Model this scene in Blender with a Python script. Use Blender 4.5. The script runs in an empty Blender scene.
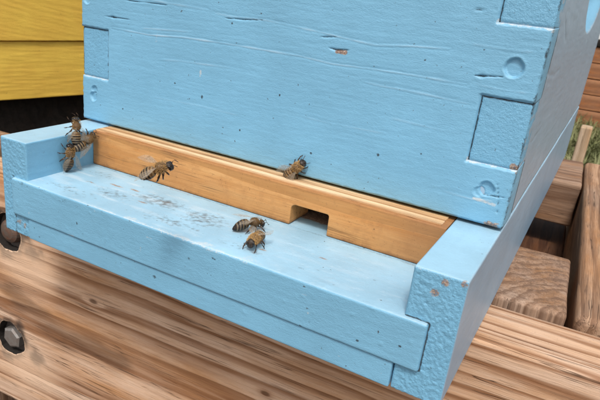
import bpy, bmesh, math, random
import numpy as np
from mathutils import Vector, Matrix
random.seed(7)
S = 0.01                                   # everything below is written in centimetres
scene = bpy.context.scene
COL = scene.collection
R = math.radians

# ------------------------------------------------------------------ camera
cam = bpy.data.cameras.new("camera"); camo = bpy.data.objects.new("camera", cam); COL.objects.link(camo)
right = Vector((0.85817134, 0.50415289, 0.09680812)); down = Vector((0.26084457, -0.26580202, -0.92806756)); fwd = Vector((-0.44215615, 0.82169286, -0.35960922))
m = Matrix.Identity(4)
for i in range(3):
    m[i][0] = right[i]; m[i][1] = -down[i]; m[i][2] = -fwd[i]
m[0][3], m[1][3], m[2][3] = 25.2076 * S, -23.5964 * S, 8.4157 * S
camo.matrix_world = m
cam.sensor_width = 36; cam.lens = 36 * 594.89 / 600
cam.shift_x = 30.16 / 600; cam.shift_y = 9.17 / 600
cam.clip_start = 0.01; cam.clip_end = 3000
cam.dof.use_dof = True; cam.dof.focus_distance = 0.262; cam.dof.aperture_fstop = 52
scene.camera = camo

# ------------------------------------------------------------------ sky, sun, exposure
SUN_EL, SUN_AZ = 58, 160                  # azimuth measured from +y towards +x
w = bpy.data.worlds.new("World"); scene.world = w; w.use_nodes = True
nt = w.node_tree; nt.nodes.clear()
sky = nt.nodes.new("ShaderNodeTexSky"); sky.sky_type = 'NISHITA'; sky.sun_disc = False
sky.sun_elevation = R(SUN_EL); sky.sun_rotation = R(SUN_AZ); sky.air_density = 1.0; sky.dust_density = 4.0; sky.ozone_density = 1.0
hs = nt.nodes.new("ShaderNodeHueSaturation"); hs.inputs["Saturation"].default_value = 0.22     # overcast: a white sky
bg = nt.nodes.new("ShaderNodeBackground"); bg.inputs["Strength"].default_value = 0.12
wo = nt.nodes.new("ShaderNodeOutputWorld")
nt.links.new(sky.outputs[0], hs.inputs["Color"]); nt.links.new(hs.outputs[0], bg.inputs[0]); nt.links.new(bg.outputs[0], wo.inputs[0])
sun = bpy.data.lights.new("sun", 'SUN'); sun.energy = 1.5; sun.angle = R(10); sun.color = (1.0, 0.96, 0.90)
suno = bpy.data.objects.new("sun", sun); COL.objects.link(suno)
az = R(SUN_AZ); el = R(SUN_EL)
sd = Vector((math.sin(az) * math.cos(el), math.cos(az) * math.cos(el), math.sin(el)))
suno.rotation_euler = sd.to_track_quat('Z', 'Y').to_euler(); suno.location = (0, 0, 3)
scene.view_settings.view_transform = 'Standard'; scene.view_settings.look = 'None'
scene.view_settings.exposure = 0.47; scene.view_settings.gamma = 1
scene.render.resolution_x = 1024; scene.render.resolution_y = 683

# ------------------------------------------------------------------ noise on arrays
def _h(ix, iy, iz, seed):
    n = (ix * 374761393 + iy * 668265263 + iz * 2147483647 + seed * 1274126177) & 0xffffffff
    n = ((n ^ (n >> 13)) * 1274126177) & 0xffffffff
    n = ((n ^ (n >> 16)) * 2246822519) & 0xffffffff
    return ((n ^ (n >> 15)) & 0xffff) / 65535.0
def noise(x, y, z, seed=0):                # value noise, -1..1
    x, y, z = [np.asarray(a, float) for a in np.broadcast_arrays(x, y, z)]
    ix, iy, iz = np.floor(x).astype(np.int64), np.floor(y).astype(np.int64), np.floor(z).astype(np.int64)
    fx, fy, fz = x - ix, y - iy, z - iz
    fx, fy, fz = [f * f * (3 - 2 * f) for f in (fx, fy, fz)]
    r = 0
    for a in (0, 1):
        for b in (0, 1):
            for c in (0, 1):
                r = r + _h(ix + a, iy + b, iz + c, seed) * (fx if a else 1 - fx) * (fy if b else 1 - fy) * (fz if c else 1 - fz)
    return r * 2 - 1
def fbm(x, y, z, seed=0, oct=3):
    r, a = 0, 1.0
    for o in range(oct):
        r = r + a * noise(x * 2**o, y * 2**o, z * 2**o, seed + o * 17); a *= .5
    return r / 1.75
def sstep(a, b, x):
    t = np.clip((x - a) / (b - a), 0, 1); return t * t * (3 - 2 * t)
def segdist(u, v, pts):                    # distance to a polyline and the position along it 0..1
    best = np.full(u.shape, 1e9); pos = np.zeros(u.shape); n = len(pts) - 1
    for i in range(n):
        ax, ay = pts[i]; bx, by = pts[i + 1]; dx, dy = bx - ax, by - ay
        t = np.clip(((u - ax) * dx + (v - ay) * dy) / (dx * dx + dy * dy), 0, 1)
        d = np.hypot(u - ax - t * dx, v - ay - t * dy)
        k = d < best; best = np.where(k, d, best); pos = np.where(k, (i + t) / n, pos)
    return best, pos

# ------------------------------------------------------------------ object helpers
def tag(o, label=None, cat=None, group=None, kind=None):
    if label: o['label'] = label
    if cat: o['category'] = cat
    if group: o['group'] = group
    if kind: o['kind'] = kind
    return o
def thing(name, label, cat, loc=(0, 0, 0), rz=0, group=None):
    o = bpy.data.objects.new(name, None); COL.objects.link(o); o.empty_display_size = .02
    o.location = Vector(loc) * S; o.rotation_euler = (0, 0, rz)
    return tag(o, label, cat, group)
def mesh_obj(name, V, F, mat, parent=None, smooth=True, wear=None, off=(0, 0, 0)):
    V = (np.asarray(V, float) - np.asarray(off, float)) * S
    me = bpy.data.meshes.new(name)
    if isinstance(F, np.ndarray):
        k = F.shape[1]
        me.vertices.add(len(V)); me.vertices.foreach_set("co", V.astype(np.float32).ravel())
        me.loops.add(F.size); me.loops.foreach_set("vertex_index", F.astype(np.int32).ravel())
        me.polygons.add(len(F)); me.polygons.foreach_set("loop_start", np.arange(0, F.size, k, dtype=np.int32))
        me.update(calc_edges=True)
    else:
        me.from_pydata(V.tolist(), [], F)
    me.validate()
    if smooth: me.polygons.foreach_set("use_smooth", np.ones(len(me.polygons), bool))
    if wear is not None:
        a = me.color_attributes.new("wear", 'FLOAT_COLOR', 'POINT')
        c = np.ones((len(V), 4), np.float32); c[:, :np.shape(wear)[1]] = wear
        a.data.foreach_set("color", c.ravel())
    me.materials.append(mat)
    o = bpy.data.objects.new(name, me); COL.objects.link(o)
    if parent: o.parent = parent
    return o
def at(o, x, y, z):
    o.location = Vector((x, y, z)) * S; return o
def steps(a, b, d): return np.linspace(a, b, max(2, int(round((b - a) / d)) + 1))

FACE_MAT = []
def box_relief(lo, hi, xs, ys, zs, r, disp=None, wear=None):
    """A board with rounded edges; its surface pushed along the normal by disp(face, P)."""
    lo = np.array(lo, float); hi = np.array(hi, float); A = (xs, ys, zs); V = []; F = []; W = []; n0 = 0; FACE_MAT.clear()
    for ax in range(3):
        for sgn in (-1, 1):
            a, b = [(1, 2), (2, 0), (0, 1)][ax]
            U, Q = np.meshgrid(A[a], A[b], indexing='ij')
            P = np.zeros(U.shape + (3,)); P[..., a] = U; P[..., b] = Q; P[..., ax] = hi[ax] if sgn > 0 else lo[ax]
            q = np.clip(P, lo + r, hi - r); n = P - q; L = np.linalg.norm(n, axis=-1, keepdims=True); n = n / np.maximum(L, 1e-9)
            o = q + n * r
            face = '+-'[sgn < 0] + 'xyz'[ax]
            if disp is not None: o = o + n * disp(face, P)[..., None]
            V.append(o.reshape(-1, 3))
            w_ = wear(face, P) if wear is not None else np.zeros(P.shape); W.append(w_.reshape(-1, w_.shape[-1]))
            nu, nv = U.shape; idx = np.arange(nu * nv).reshape(nu, nv) + n0
            qd = np.stack([idx[:-1, :-1], idx[1:, :-1], idx[1:, 1:], idx[:-1, 1:]], -1).reshape(-1, 4)
            F.append(qd if sgn > 0 else qd[:, ::-1]); n0 += nu * nv; FACE_MAT.append((face, len(qd)))
    V = np.concatenate(V); F = np.concatenate(F); W = np.concatenate(W)
    key = np.round(V * 20000).astype(np.int64)                     # weld the shared edges
    _, first, inv = np.unique(key, axis=0, return_index=True, return_inverse=True)
    inv = inv.ravel()
    return V[first], inv[F], W[first]
def bevel_arr(a, b, r, d):                  # coordinates with extra lines inside the rounded edge
    return np.unique(np.round(np.concatenate([[a, a + r * .35, a + r * .7], steps(a + r, b - r, d), [b - r * .7, b - r * .35, b]]), 5))
def board(name, lo, hi, mat, parent=None, r=.12, d=(1, 1, 1), disp=None, wear=None, off=None):
    off = (np.array(lo) + np.array(hi)) / 2 if off is None else off
    V, F, W = box_relief(lo, hi, *[bevel_arr(lo[i], hi[i], r, d[i]) for i in range(3)], r, disp, wear)
    return at(mesh_obj(name, V, F, mat, parent, True, W, off), *off)

def panel(us, vs, to3, h, keep=None, depth=1.9, wear=None):
    """Relief sheet with a skirt round every border: to3(u, v, height)."""
    U, Vv = np.meshgrid(us, vs, indexing='ij'); H = h(U, Vv)
    nu, nv = U.shape; front = to3(U, Vv, H).reshape(-1, 3); back = to3(U, Vv, np.full(U.shape, -depth)).reshape(-1, 3)
    uc = (us[:-1] + us[1:]) / 2; vc = (vs[:-1] + vs[1:]) / 2
    K = np.ones((nu - 1, nv - 1), bool) if keep is None else keep(*np.meshgrid(uc, vc, indexing='ij'))
    idx = np.arange(nu * nv).reshape(nu, nv); N = nu * nv
    q = np.stack([idx[:-1, :-1], idx[1:, :-1], idx[1:, 1:], idx[:-1, 1:]], -1)[K]
    F = [q]; Kp = np.pad(K, 1)
    for du, dv, a, b in ((-1, 0, (0, 1), (0, 0)), (1, 0, (1, 0), (1, 1)), (0, -1, (0, 0), (1, 0)), (0, 1, (1, 1), (0, 1))):
        edge = K & ~Kp[1 + du:nu + du, 1 + dv:nv + dv]
        i, j = np.nonzero(edge)
        p0 = idx[i + a[0], j + a[1]]; p1 = idx[i + b[0], j + b[1]]
        F.append(np.stack([p1, p0, p0 + N, p1 + N], -1))
    F = np.concatenate(F); V = np.concatenate([front, back])
    W = np.zeros((N, 3)) if wear is None else wear(U, Vv)
    W = W.reshape(N, -1)
    if W.shape[1] == 3: W = np.concatenate([W, np.ones((N, 1))], 1)
    W = np.concatenate([W, np.tile([0, 0, 0, 1.0], (N, 1))])
    used = np.unique(F); mp = np.zeros(len(V), np.int64); mp[used] = np.arange(len(used))
    return V[used], mp[F], W[used]

# ------------------------------------------------------------------ materials
class Nodes:
    def __init__(s, name):
        s.m = bpy.data.materials.new(name); s.m.use_nodes = True; s.t = s.m.node_tree; s.t.nodes.clear()
        s.out = s.n("ShaderNodeOutputMaterial"); s.b = s.n("ShaderNodeBsdfPrincipled"); s.l(s.b.outputs[0], s.out.inputs[0])
    def n(s, kind, **kw):
        x = s.t.nodes.new(kind)
        for k, v in kw.items(): setattr(x, k, v)
        return x
    def l(s, a, b): s.t.links.new(a, b)
    def put(s, sock, v):
        if isinstance(v, bpy.types.NodeSocket): s.l(v, sock)
        elif v is not None: sock.default_value = v
    def math(s, op, a, b=None, c=None, clamp=False):
        x = s.n("ShaderNodeMath", operation=op, use_clamp=clamp)
        for i, v in enumerate((a, b, c)): s.put(x.inputs[i], v)
        return x.outputs[0]
    def mix(s, f, a, b, mode='MIX'):
        x = s.n("ShaderNodeMix", data_type='RGBA', blend_type=mode); s.put(x.inputs[0], f)
        for i, v in ((6, a), (7, b)): s.put(x.inputs[i], (*v, 1) if isinstance(v, tuple) and len(v) == 3 else v)
        return x.outputs[2]
    def coord(s, scale=(1, 1, 1), loc=(0, 0, 0), rot=(0, 0, 0)):      # object space in centimetres
        tc = s.n("ShaderNodeTexCoord"); mp = s.n("ShaderNodeMapping")
        mp.inputs["Scale"].default_value = [100 * v for v in scale]; mp.inputs["Location"].default_value = loc; mp.inputs["Rotation"].default_value = rot
        s.l(tc.outputs["Object"], mp.inputs[0]); return mp.outputs[0]
    def noise(s, vec, scale=1, detail=3, rough=.55, dist=0):
        x = s.n("ShaderNodeTexNoise"); s.l(vec, x.inputs["Vector"]); x.inputs["Scale"].default_value = scale
        x.inputs["Detail"].default_value = detail; x.inputs["Roughness"].default_value = rough; x.inputs["Distortion"].default_value = dist
        return x.outputs[0]
    def ramp(s, f, stops, interp='LINEAR'):
        x = s.n("ShaderNodeValToRGB"); s.l(f, x.inputs[0]); e = x.color_ramp.elements; x.color_ramp.interpolation = interp
        while len(e) < len(stops): e.new(.5)
        for k, (p, c) in zip(e, stops): k.position = p; k.color = (*c, 1) if isinstance(c, tuple) else (c, c, c, 1)
        return x.outputs[0]
    def bump(s, h, strength=.3, dist=.01, prev=None):
        x = s.n("ShaderNodeBump"); x.inputs["Strength"].default_value = strength; x.inputs["Distance"].default_value = dist * S
        s.l(h, x.inputs["Height"])
        if prev is not None: s.l(prev, x.inputs["Normal"])
        return x.outputs[0]
    def fin(s, col, rough=.5, normal=None, spec=.5, metal=0):
        s.put(s.b.inputs["Base Color"], (*col, 1) if isinstance(col, tuple) else col); s.put(s.b.inputs["Roughness"], rough)
        s.b.inputs["Specular IOR Level"].default_value = spec; s.b.inputs["Metallic"].default_value = metal
        if normal is not None: s.l(normal, s.b.inputs["Normal"])
        return s.m

def paint_mat(name, col, stretch=(.25, 1, 1), bump=.5, rough=.42, var=.06, fscale=24, famp=1.0, gw=.30, gcol=(.028, .026, .026)):
    """Brushed exterior paint; 'wear' colours: r grime, g bared primer and lit ledges, b bared wood / rust and the darkened notch."""
    k = Nodes(name)
    v = k.coord(); big = k.noise(v, .35, 3); vs = k.coord(stretch); st = k.noise(vs, 6, 4, .6); fine = k.noise(k.coord(tuple(.5 if q < 1 else 1 for q in stretch)), fscale, 3, .7)
    c = k.mix(k.ramp(big, [(.3, 0.0), (.7, 1.0)]), tuple(x * (1 - var) for x in col), tuple(min(1, x * (1 + var)) for x in col))
    c = k.mix(k.math('MULTIPLY', k.ramp(st, [(.35, 1.0), (.62, 0.0)]), .10), c, tuple(x * .72 for x in col))
    a = k.n("ShaderNodeAttribute", attribute_name="wear"); sp = k.n("ShaderNodeSeparateColor"); k.l(a.outputs["Color"], sp.inputs[0])
    brk = k.noise(v, 13, 5, .75)
    def edge(sock, wd=.30):
        t = k.math('SUBTRACT', k.math('ADD', sock, k.math('MULTIPLY', brk, 1.3)), 1.15)
        return k.math('MULTIPLY', t, 1 / wd, clamp=True)
    c = k.mix(k.math('SUBTRACT', 1.0, a.outputs['Alpha'], clamp=True), c, tuple(x * .35 + .52 for x in col))
    c = k.mix(k.math('MULTIPLY', edge(sp.outputs[1]), .85), c, (.60, .61, .60))
    c = k.mix(k.math('MULTIPLY', edge(sp.outputs[2]), .9), c, k.ramp(brk, [(.35, (.09, .045, .025)), (.5, (.26, .13, .07)), (.62, (.52, .40, .29))]))
    c = k.mix(k.math('MULTIPLY', edge(sp.outputs[0], gw), .88), c, gcol)
    speck = k.noise(v, 3.1, 2, .5); speck2 = k.noise(k.coord(loc=(7, 3, 1)), 7, 1, .5)          # scattered fly specks and dirt
    sm = k.math('MULTIPLY', k.ramp(speck2, [(.745, 0.0), (.775, 1.0)]), k.ramp(speck, [(.5, 0.0), (.6, .8)]))
    c = k.mix(sm, c, (.06, .05, .045))
    h = k.math('ADD', k.math('MULTIPLY', st, .8), k.math('MULTIPLY', fine, famp))
    r = k.math('ADD', rough, k.math('MULTIPLY', k.math('SUBTRACT', st, .5), .25))
    return k.fin(c, r, k.bump(h, bump, .02), .5)

def wood_mat(name, pale, dark, pith, axis='x', freq=3.0, warp=.5, grey=.25, sharp=(.35, .8), knots=(), bump=.45, rough=.75, fibre=.35, stretch=.06, grime=None):
    """Growth rings round a pith line, so faces show long grain and cut ends show rings."""
    k = Nodes(name)
    sc = [1, 1, 1]; ai = 'xyz'.index(axis); sc[ai] = stretch
    v = k.coord(tuple(sc)); full = k.coord()
    wn = k.n("ShaderNodeTexNoise"); k.l(v, wn.inputs["Vector"]); wn.inputs["Scale"].default_value = .55; wn.inputs["Detail"].default_value = 2
    off = k.n("ShaderNodeVectorMath", operation='SCALE'); k.l(wn.outputs["Color"], off.inputs[0]); off.inputs["Scale"].default_value = warp * 4
    add = k.n("ShaderNodeVectorMath", operation='ADD'); k.l(full, add.inputs[0]); k.l(off.outputs[0], add.inputs[1])
    sub = k.n("ShaderNodeVectorMath", operation='SUBTRACT'); k.l(add.outputs[0], sub.inputs[0]); sub.inputs[1].default_value = pith
    mul = k.n("ShaderNodeVectorMath", operation='MULTIPLY'); k.l(sub.outputs[0], mul.inputs[0])
    keep = [1, 1, 1]; keep[ai] = .035; mul.inputs[1].default_value = keep
    ln = k.n("ShaderNodeVectorMath", operation='LENGTH'); k.l(mul.outputs[0], ln.inputs[0]); d = ln.outputs["Value"]
    kn = None
    for (kx, ky, kz, kr, amp) in knots:
        ds = k.n("ShaderNodeVectorMath", operation='SUBTRACT'); k.l(full, ds.inputs[0]); ds.inputs[1].default_value = (kx, ky, kz)
        kl = k.n("ShaderNodeVectorMath", operation='MULTIPLY'); k.l(ds.outputs[0], kl.inputs[0])
        kk = [1, 1, 1]; kk[ai] = .5; kl.inputs[1].default_value = kk
        ke = k.n("ShaderNodeVectorMath", operation='LENGTH'); k.l(kl.outputs[0], ke.inputs[0])
        g = k.math('POWER', 2.718, k.math('MULTIPLY', k.math('POWER', k.math('DIVIDE', ke.outputs["Value"], kr), 2.0), -1.0))
        d = k.math('ADD', d, k.math('MULTIPLY', g, amp)); kn = g if kn is None else k.math('MAXIMUM', kn, g)
    wig = [5, 5, 5]; wig[ai] = .25; d = k.math('ADD', d, k.math('MULTIPLY', k.noise(k.coord(tuple(wig), loc=(1, 5, 2)), 1, 3), .10 * warp))
    ring = k.math('FRACT', k.math('MULTIPLY', d, freq))
    soft = k.noise(v, 1.1, 5, .65); prof = k.ramp(ring, [(0.0, 0.0), (sharp[0], .06), ((sharp[0] + sharp[1]) / 2, .55), (sharp[1], 1.0), (min(.97, sharp[1] + .07), .92), (.985, 0.0)])
    ring2 = k.math('MULTIPLY', prof, k.ramp(soft, [(.30, .55), (.55, 1.0)]))
    zone = k.noise(k.coord(tuple(.12 if i == ai else .7 for i in range(3)), loc=(11, 4, 9)), .5, 6, .68)
    pale_v = k.mix(k.ramp(zone, [(.38, 0.0), (.62, 1.0)]), tuple(min(1, x * y) for x, y in zip(pale, (1.12, 1.14, 1.2))), tuple(x * y for x, y in zip(pale, (.82, .62, .43))))
    c = k.mix(ring2, pale_v, dark)
    fs = [15, 15, 15]; fs[ai] = .6; fib = k.noise(k.coord(tuple(fs)), 1, 4, .65)
    c = k.mix(k.math('MULTIPLY', k.ramp(fib, [(.36, 1.0), (.56, 0.0)]), fibre), c, tuple(x * .6 for x in dark))
    f2 = [4.5, 4.5, 4.5]; f2[ai] = .11; fib2 = k.noise(k.coord(tuple(f2), loc=(2, 9, 4)), 1, 4, .6)
    c = k.mix(k.math('MULTIPLY', k.ramp(fib2, [(.40, 1.0), (.47, 0.0)]), fibre * 1.3), c, tuple(x * .8 for x in dark))
    c = k.mix(k.math('MULTIPLY', k.ramp(fib2, [(.56, 0.0), (.64, 1.0)]), fibre * .8), c, tuple(min(1, x * 1.18) for x in pale))
    st = k.noise(k.coord(tuple(.4 if i == ai else 1 for i in range(3)), loc=(3, 1, 2)), .45, 4, .6)
    c = k.mix(k.math('MULTIPLY', k.ramp(st, [(.45, 0.0), (.68, 1.0)]), grey), c, (.17, .12, .10))
    if kn is not None: c = k.mix(k.math('MULTIPLY', k.ramp(kn, [(.55, 0.0), (.85, 1.0)]), .75), c, tuple(x * .38 for x in dark))
    cs = [2.2, 2.2, 2.2]; cs[ai] = .05; ck = k.math('ABSOLUTE', k.math('SUBTRACT', k.noise(k.coord(tuple(cs), loc=(5, 8, 3)), 1, 3, .6), .5))
    ckm = k.math('MULTIPLY', k.ramp(ck, [(.0, 1.0), (.012, 0.0)]), k.ramp(st, [(.42, 0.0), (.55, 1.0)])); c = k.mix(k.math('MULTIPLY', ckm, .85), c, tuple(x * .25 for x in dark))
    pit = k.noise(full, 14, 2, .5); c = k.mix(k.math('MULTIPLY', k.ramp(pit, [(.66, 0.0), (.74, 1.0)]), .35), c, (.06, .035, .025))
    a = k.n("ShaderNodeAttribute", attribute_name="wear"); sp = k.n("ShaderNodeSeparateColor"); k.l(a.outputs["Color"], sp.inputs[0])
    c = k.mix(k.math('MULTIPLY', sp.outputs[0], .9, clamp=True), c, (.035, .026, .022))
    c = k.mix(k.math('MULTIPLY', sp.outputs[1], .9, clamp=True), c, tuple(min(1, x * 1.25) for x in pale))
    if grime: c = grime(k, full, c)
    h = k.math('SUBTRACT', k.math('SUBTRACT', k.math('MULTIPLY', fib, .8), k.math('MULTIPLY', ring2, .45)), k.math('MULTIPLY', ckm, 1.2))
    return k.fin(c, rough, k.bump(h, bump, .05), .3)

BLUE = (.200, .445, .625)
M = {}
M['blue'] = paint_mat("blue_brushed_paint", BLUE, bump=.75)
M['blue_floor'] = paint_mat("blue_top_lit_weathered_paint", (.325, .52, .645), (.4, .8, 1), .6, .42, .12, 24, 1.0, .9, (.075, .062, .05))  # light from above put into the paler blue of upward faces
M['blue_rough'] = paint_mat("blue_paint_on_end_grain", (.185, .43, .615), (1, 1, 1), .9, .42, .06, 17, 1.7)
M['blue_side'] = paint_mat("blue_grey_sky_sheen_paint", (.35, .48, .60), (1, .25, 1), .3, .40, .05)  # greyed blue: the sky's sheen on this side put into the colour
M['blue_rail_side'] = paint_mat("blue_rail_sky_sheen_paint", (.30, .45, .59), (1, .2, 1), .3, .42, .08)  # rail side greyed too, sky reflection painted into its blue
M['yellow'] = paint_mat("yellow_brushed_paint", (1.0, .60, .10), (1, .22, 1.2), .9, .45, .10)
M['white'] = paint_mat("white_paint", (.8, .8, .78))
def traffic(k, full, c):                   # propolis and dirt trodden in by the bees, broken up by noise
    sx = k.n("ShaderNodeSeparateXYZ"); k.l(full, sx.inputs[0]); x, y, z = sx.outputs
    n = k.noise(full, 1.6, 5, .7); n2 = k.noise(k.coord((.5, 1, 1), loc=(4, 4, 4)), 7, 4, .7)
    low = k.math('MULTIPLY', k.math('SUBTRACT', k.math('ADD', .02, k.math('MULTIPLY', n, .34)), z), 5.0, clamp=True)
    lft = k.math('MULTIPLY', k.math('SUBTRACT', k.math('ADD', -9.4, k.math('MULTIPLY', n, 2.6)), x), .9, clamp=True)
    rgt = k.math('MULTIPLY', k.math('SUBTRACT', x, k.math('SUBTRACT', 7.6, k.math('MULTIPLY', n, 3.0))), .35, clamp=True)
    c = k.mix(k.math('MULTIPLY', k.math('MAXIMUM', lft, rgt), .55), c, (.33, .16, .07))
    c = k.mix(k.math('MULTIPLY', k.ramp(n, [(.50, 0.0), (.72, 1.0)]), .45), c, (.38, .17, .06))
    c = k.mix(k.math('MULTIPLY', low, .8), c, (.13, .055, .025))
    up = k.math('MULTIPLY', k.math('SUBTRACT', k.math('ADD', z, k.math('MULTIPLY', n2, .25)), 1.86), 6.0, clamp=True)
    c = k.mix(k.math('MULTIPLY', up, .5), c, (.25, .10, .04))
    return k.mix(k.math('MULTIPLY', k.ramp(n2, [(.66, 0.0), (.73, 1.0)]), .7), c, (.09, .035, .015))
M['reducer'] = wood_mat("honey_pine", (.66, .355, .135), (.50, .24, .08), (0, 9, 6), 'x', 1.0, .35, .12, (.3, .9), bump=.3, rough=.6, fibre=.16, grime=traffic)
M['pale_strip'] = wood_mat("pale_strip_pine", (.78, .56, .33), (.40, .19, .07), (0, 2.0, 3), 'x', 1.6, .25, .15, (.4, .9), bump=.3, fibre=.3)
M['beam'] = wood_mat("weathered_treated_pine", (.66, .455, .31), (.27, .12, .052), (0, 13, -2.0), 'x', 2.3, .34, .06, (.46, .84), ((1.5, 0, 1.2, .22, .2), (-10.5, 0, 2.6, .26, .25), (-19, 0, 6, .5, .6)), .6, fibre=.17)
M['post'] = wood_mat("sawn_post_end_grain", (.40, .27, .185), (.20, .11, .065), (7.5, -5.0, 0), 'z', 1.5, .35, .35, (.40, .82), bump=.35, fibre=.45)
M['joist'] = wood_mat("weathered_joist_pine", (.50, .32, .20), (.24, .12, .06), (9, 0, 6), 'y', 1.6, .4, .3, (.3, .9), bump=.6)
M['cross'] = wood_mat("brown_cross_beam_pine", (.40, .26, .17), (.20, .105, .06), (0, 8, -7), 'x', 1.5, .5, .35, (.3, .9), bump=.5)
M['lower'] = wood_mat("dark_brown_plank", (.17, .08, .04), (.075, .03, .015), (6, 0, 7), 'y', 1.6, .5, .3, bump=.4)  # brown darkened to take in the shade below the stand top
M['fence'] = wood_mat("reddish_garden_plank", (.42, .20, .095), (.26, .11, .05), (0, 20, 15), 'x', .6, .5, .2, bump=.3)
M['stake'] = wood_mat("pale_stake_wood", (.62, .48, .34), (.42, .29, .18), (6, 6, 0), 'z', 1.2, .4, .1)
M['black'] = wood_mat("shade_black_wood", (.016, .013, .011), (.009, .007, .006), (0, 8, 8), 'x', 1.2, .4, .1, rough=.9)  # near black, the shade of gaps and hollows put into its colour

def metal_mat(name, col, rust):
    k = Nodes(name); v = k.coord(); n = k.noise(v, 4, 4, .65)
    c = k.mix(k.math('MULTIPLY', k.ramp(n, [(.42, 0.0), (.62, 1.0)]), rust), col, (.22, .09, .045))
    return k.fin(c, k.math('ADD', .34, k.math('MULTIPLY', n, .3)), k.bump(n, .25, .03), .5, .8 - rust * .5)
M['zinc'] = metal_mat("dull_galvanised_steel", (.34, .32, .30), .25)
M['zinc_dark'] = metal_mat("dark_greasy_steel", (.17, .16, .15), .35)
M['rusty'] = metal_mat("rusty_bolt_steel", (.17, .14, .12), .6)

# ------------------------------------------------------------------ ground
def ground_mat():
    k = Nodes("soil_and_grass_ground"); tc = k.n("ShaderNodeTexCoord")
    n = k.noise(tc.outputs["Object"], 9, 6, .65); n2 = k.noise(tc.outputs["Object"], .9, 3)
    soil = k.ramp(n, [(.3, (.045, .03, .02)), (.7, (.15, .10, .07))])
    grass = k.ramp(n, [(.3, (.03, .05, .015)), (.7, (.10, .13, .04))])
    sx = k.n("ShaderNodeSeparateXYZ"); k.l(tc.outputs["Object"], sx.inputs[0])
    f = k.math('ADD', k.math('MULTIPLY', k.math('SUBTRACT', sx.outputs[1], 1.2), .9), k.math('SUBTRACT', n2, .5), clamp=True)
    return k.fin(k.mix(f, soil, grass), .95, k.bump(n, .6, 2), .2)
GZ = -50
g = mesh_obj("ground", [(-60000, -60000, GZ), (60000, -60000, GZ), (60000, 60000, GZ), (-60000, 60000, GZ)], [(0, 1, 2, 3)], ground_mat(), None, False)
tag(g, "bare brown soil turning to grass beyond the timber stand", "ground", kind='structure')

# ------------------------------------------------------------------ timber stand
PHI = .05
STX, STY = 25.0, .35
stand = thing("timber_stand", "weathered brown timber stand of bolted beams that carries the blue beehive", "stand", (STX, STY, GZ), PHI)
ZT = -4.985 - GZ                           # top of the beam above the ground
BL, BR, BH = -60.0, 34.0, 16.8
holes = [(-30.75, ZT - 3.3, 1.3), (-31.05, ZT - 11.4, 1.3)]
def beam_disp(face, P):
    x, y, z = P[..., 0], P[..., 1], P[..., 2]
    return .012 * fbm(x * .05, y * 1.6, z * 1.6, 5) + .012 * noise(x * .2, y * 8, z * 8, 6) + .02 * noise(x * .3, y * .3, z * .3, 8)
def beam_wear(face, P):
    W = np.zeros(P.shape)
    if face == '-y':
        x, z = P[..., 0], P[..., 2]
        for hx, hz, hr in holes:
            d = np.hypot(x - hx, z - hz)
            d2 = np.hypot((x - hx - 2.2) * 1.0, (z - hz + .75) * 1.3)
            n = fbm(x * 1.6, 0, z * 1.6, 31)
            W[..., 0] = np.maximum(W[..., 0], sstep(hr + .7, hr - .05, d + n * .7) * 1.0)
            W[..., 0] = np.maximum(W[..., 0], sstep(1.25, .2, d2 + n * .7) * 1.0)
            W[..., 1] = np.maximum(W[..., 1], sstep(2.6, .6, np.hypot((x - hx - 1.6) * .6, z - hz + 1.9)) * .6)
        d, _ = segdist(x, z, [(-31, ZT - 7.6), (-26, ZT - 9.2), (-21.5, ZT - 9.2)])
        W[..., 0] = np.maximum(W[..., 0], sstep(1.3, .1, d + .8 * fbm(x * .5, 1, z * 2, 33)) * .5)
    return W
xs = np.unique(np.concatenate([steps(BL, -36, 2), steps(-36, -22, .12), steps(-22, BR, .35)]))
lo = (BL, 0, ZT - BH); hi = (BR, 3.8, ZT)
V, F, W = box_relief(lo, hi, np.unique(np.concatenate([[BL + .1], xs, [BR - .1]])), bevel_arr(0, 3.8, .32, .16), bevel_arr(lo[2], hi[2], .32, .15), .32, beam_disp, beam_wear)
front_beam = mesh_obj("front_beam", V, F, M['beam'], stand, True, W, (-13, 0, ZT - BH / 2)); at(front_beam, -13, 0, ZT - BH / 2)
# counterbored bolt holes, cut for real
def cut_holes(o, specs):
    bm = bmesh.new()
    for hx, hz, hr in specs:
        r = bmesh.ops.create_cone(bm, segments=40, radius1=hr * S, radius2=hr * .96 * S, depth=4.0 * S, cap_ends=True, matrix=Matrix.Translation(Vector((hx + 13, 0, hz - (ZT - BH / 2))) * S) @ Matrix.Rotation(R(-90), 4, 'X'))
        for vv in r['verts']:                                  # drilled a little out of round
            px, pz = vv.co.x - (hx + 13) * S, vv.co.z - (hz - (ZT - BH / 2)) * S; an = math.atan2(pz, px)
            f = .05 * math.sin(3 * an + hz) + .03 * math.sin(7 * an + 2 * hz) + .015 * math.sin(13 * an)
            vv.co.x += px * f; vv.co.z += pz * f
    me = bpy.data.meshes.new("cut"); bm.to_mesh(me); bm.free(); c = bpy.data.objects.new("cut", me); COL.objects.link(c); c.matrix_world = o.matrix_world
    c.parent = o.parent; c.location = o.location
    me.materials.append(M['beam']); me.materials.append(M['black']); me.polygons.foreach_set('material_index', np.ones(len(me.polygons), np.int32)); o.data.materials.append(M['black'])  # hole walls near black: the shade inside is in their colour
    md = o.modifiers.new("b", 'BOOLEAN'); md.object = c; md.operation = 'DIFFERENCE'; md.solver = 'EXACT'
    dg = bpy.context.evaluated_depsgraph_get(); dg.update(); new = bpy.data.meshes.new_from_object(o.evaluated_get(dg)); o.modifiers.clear()
    old = o.data; o.data = new; new.name = "front_beam"; bpy.data.meshes.remove(old); bpy.data.objects.remove(c); bpy.data.meshes.remove(me)
    if len(new.materials) == 0: new.materials.append(M['beam'])
cut_holes(front_beam, holes)
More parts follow.
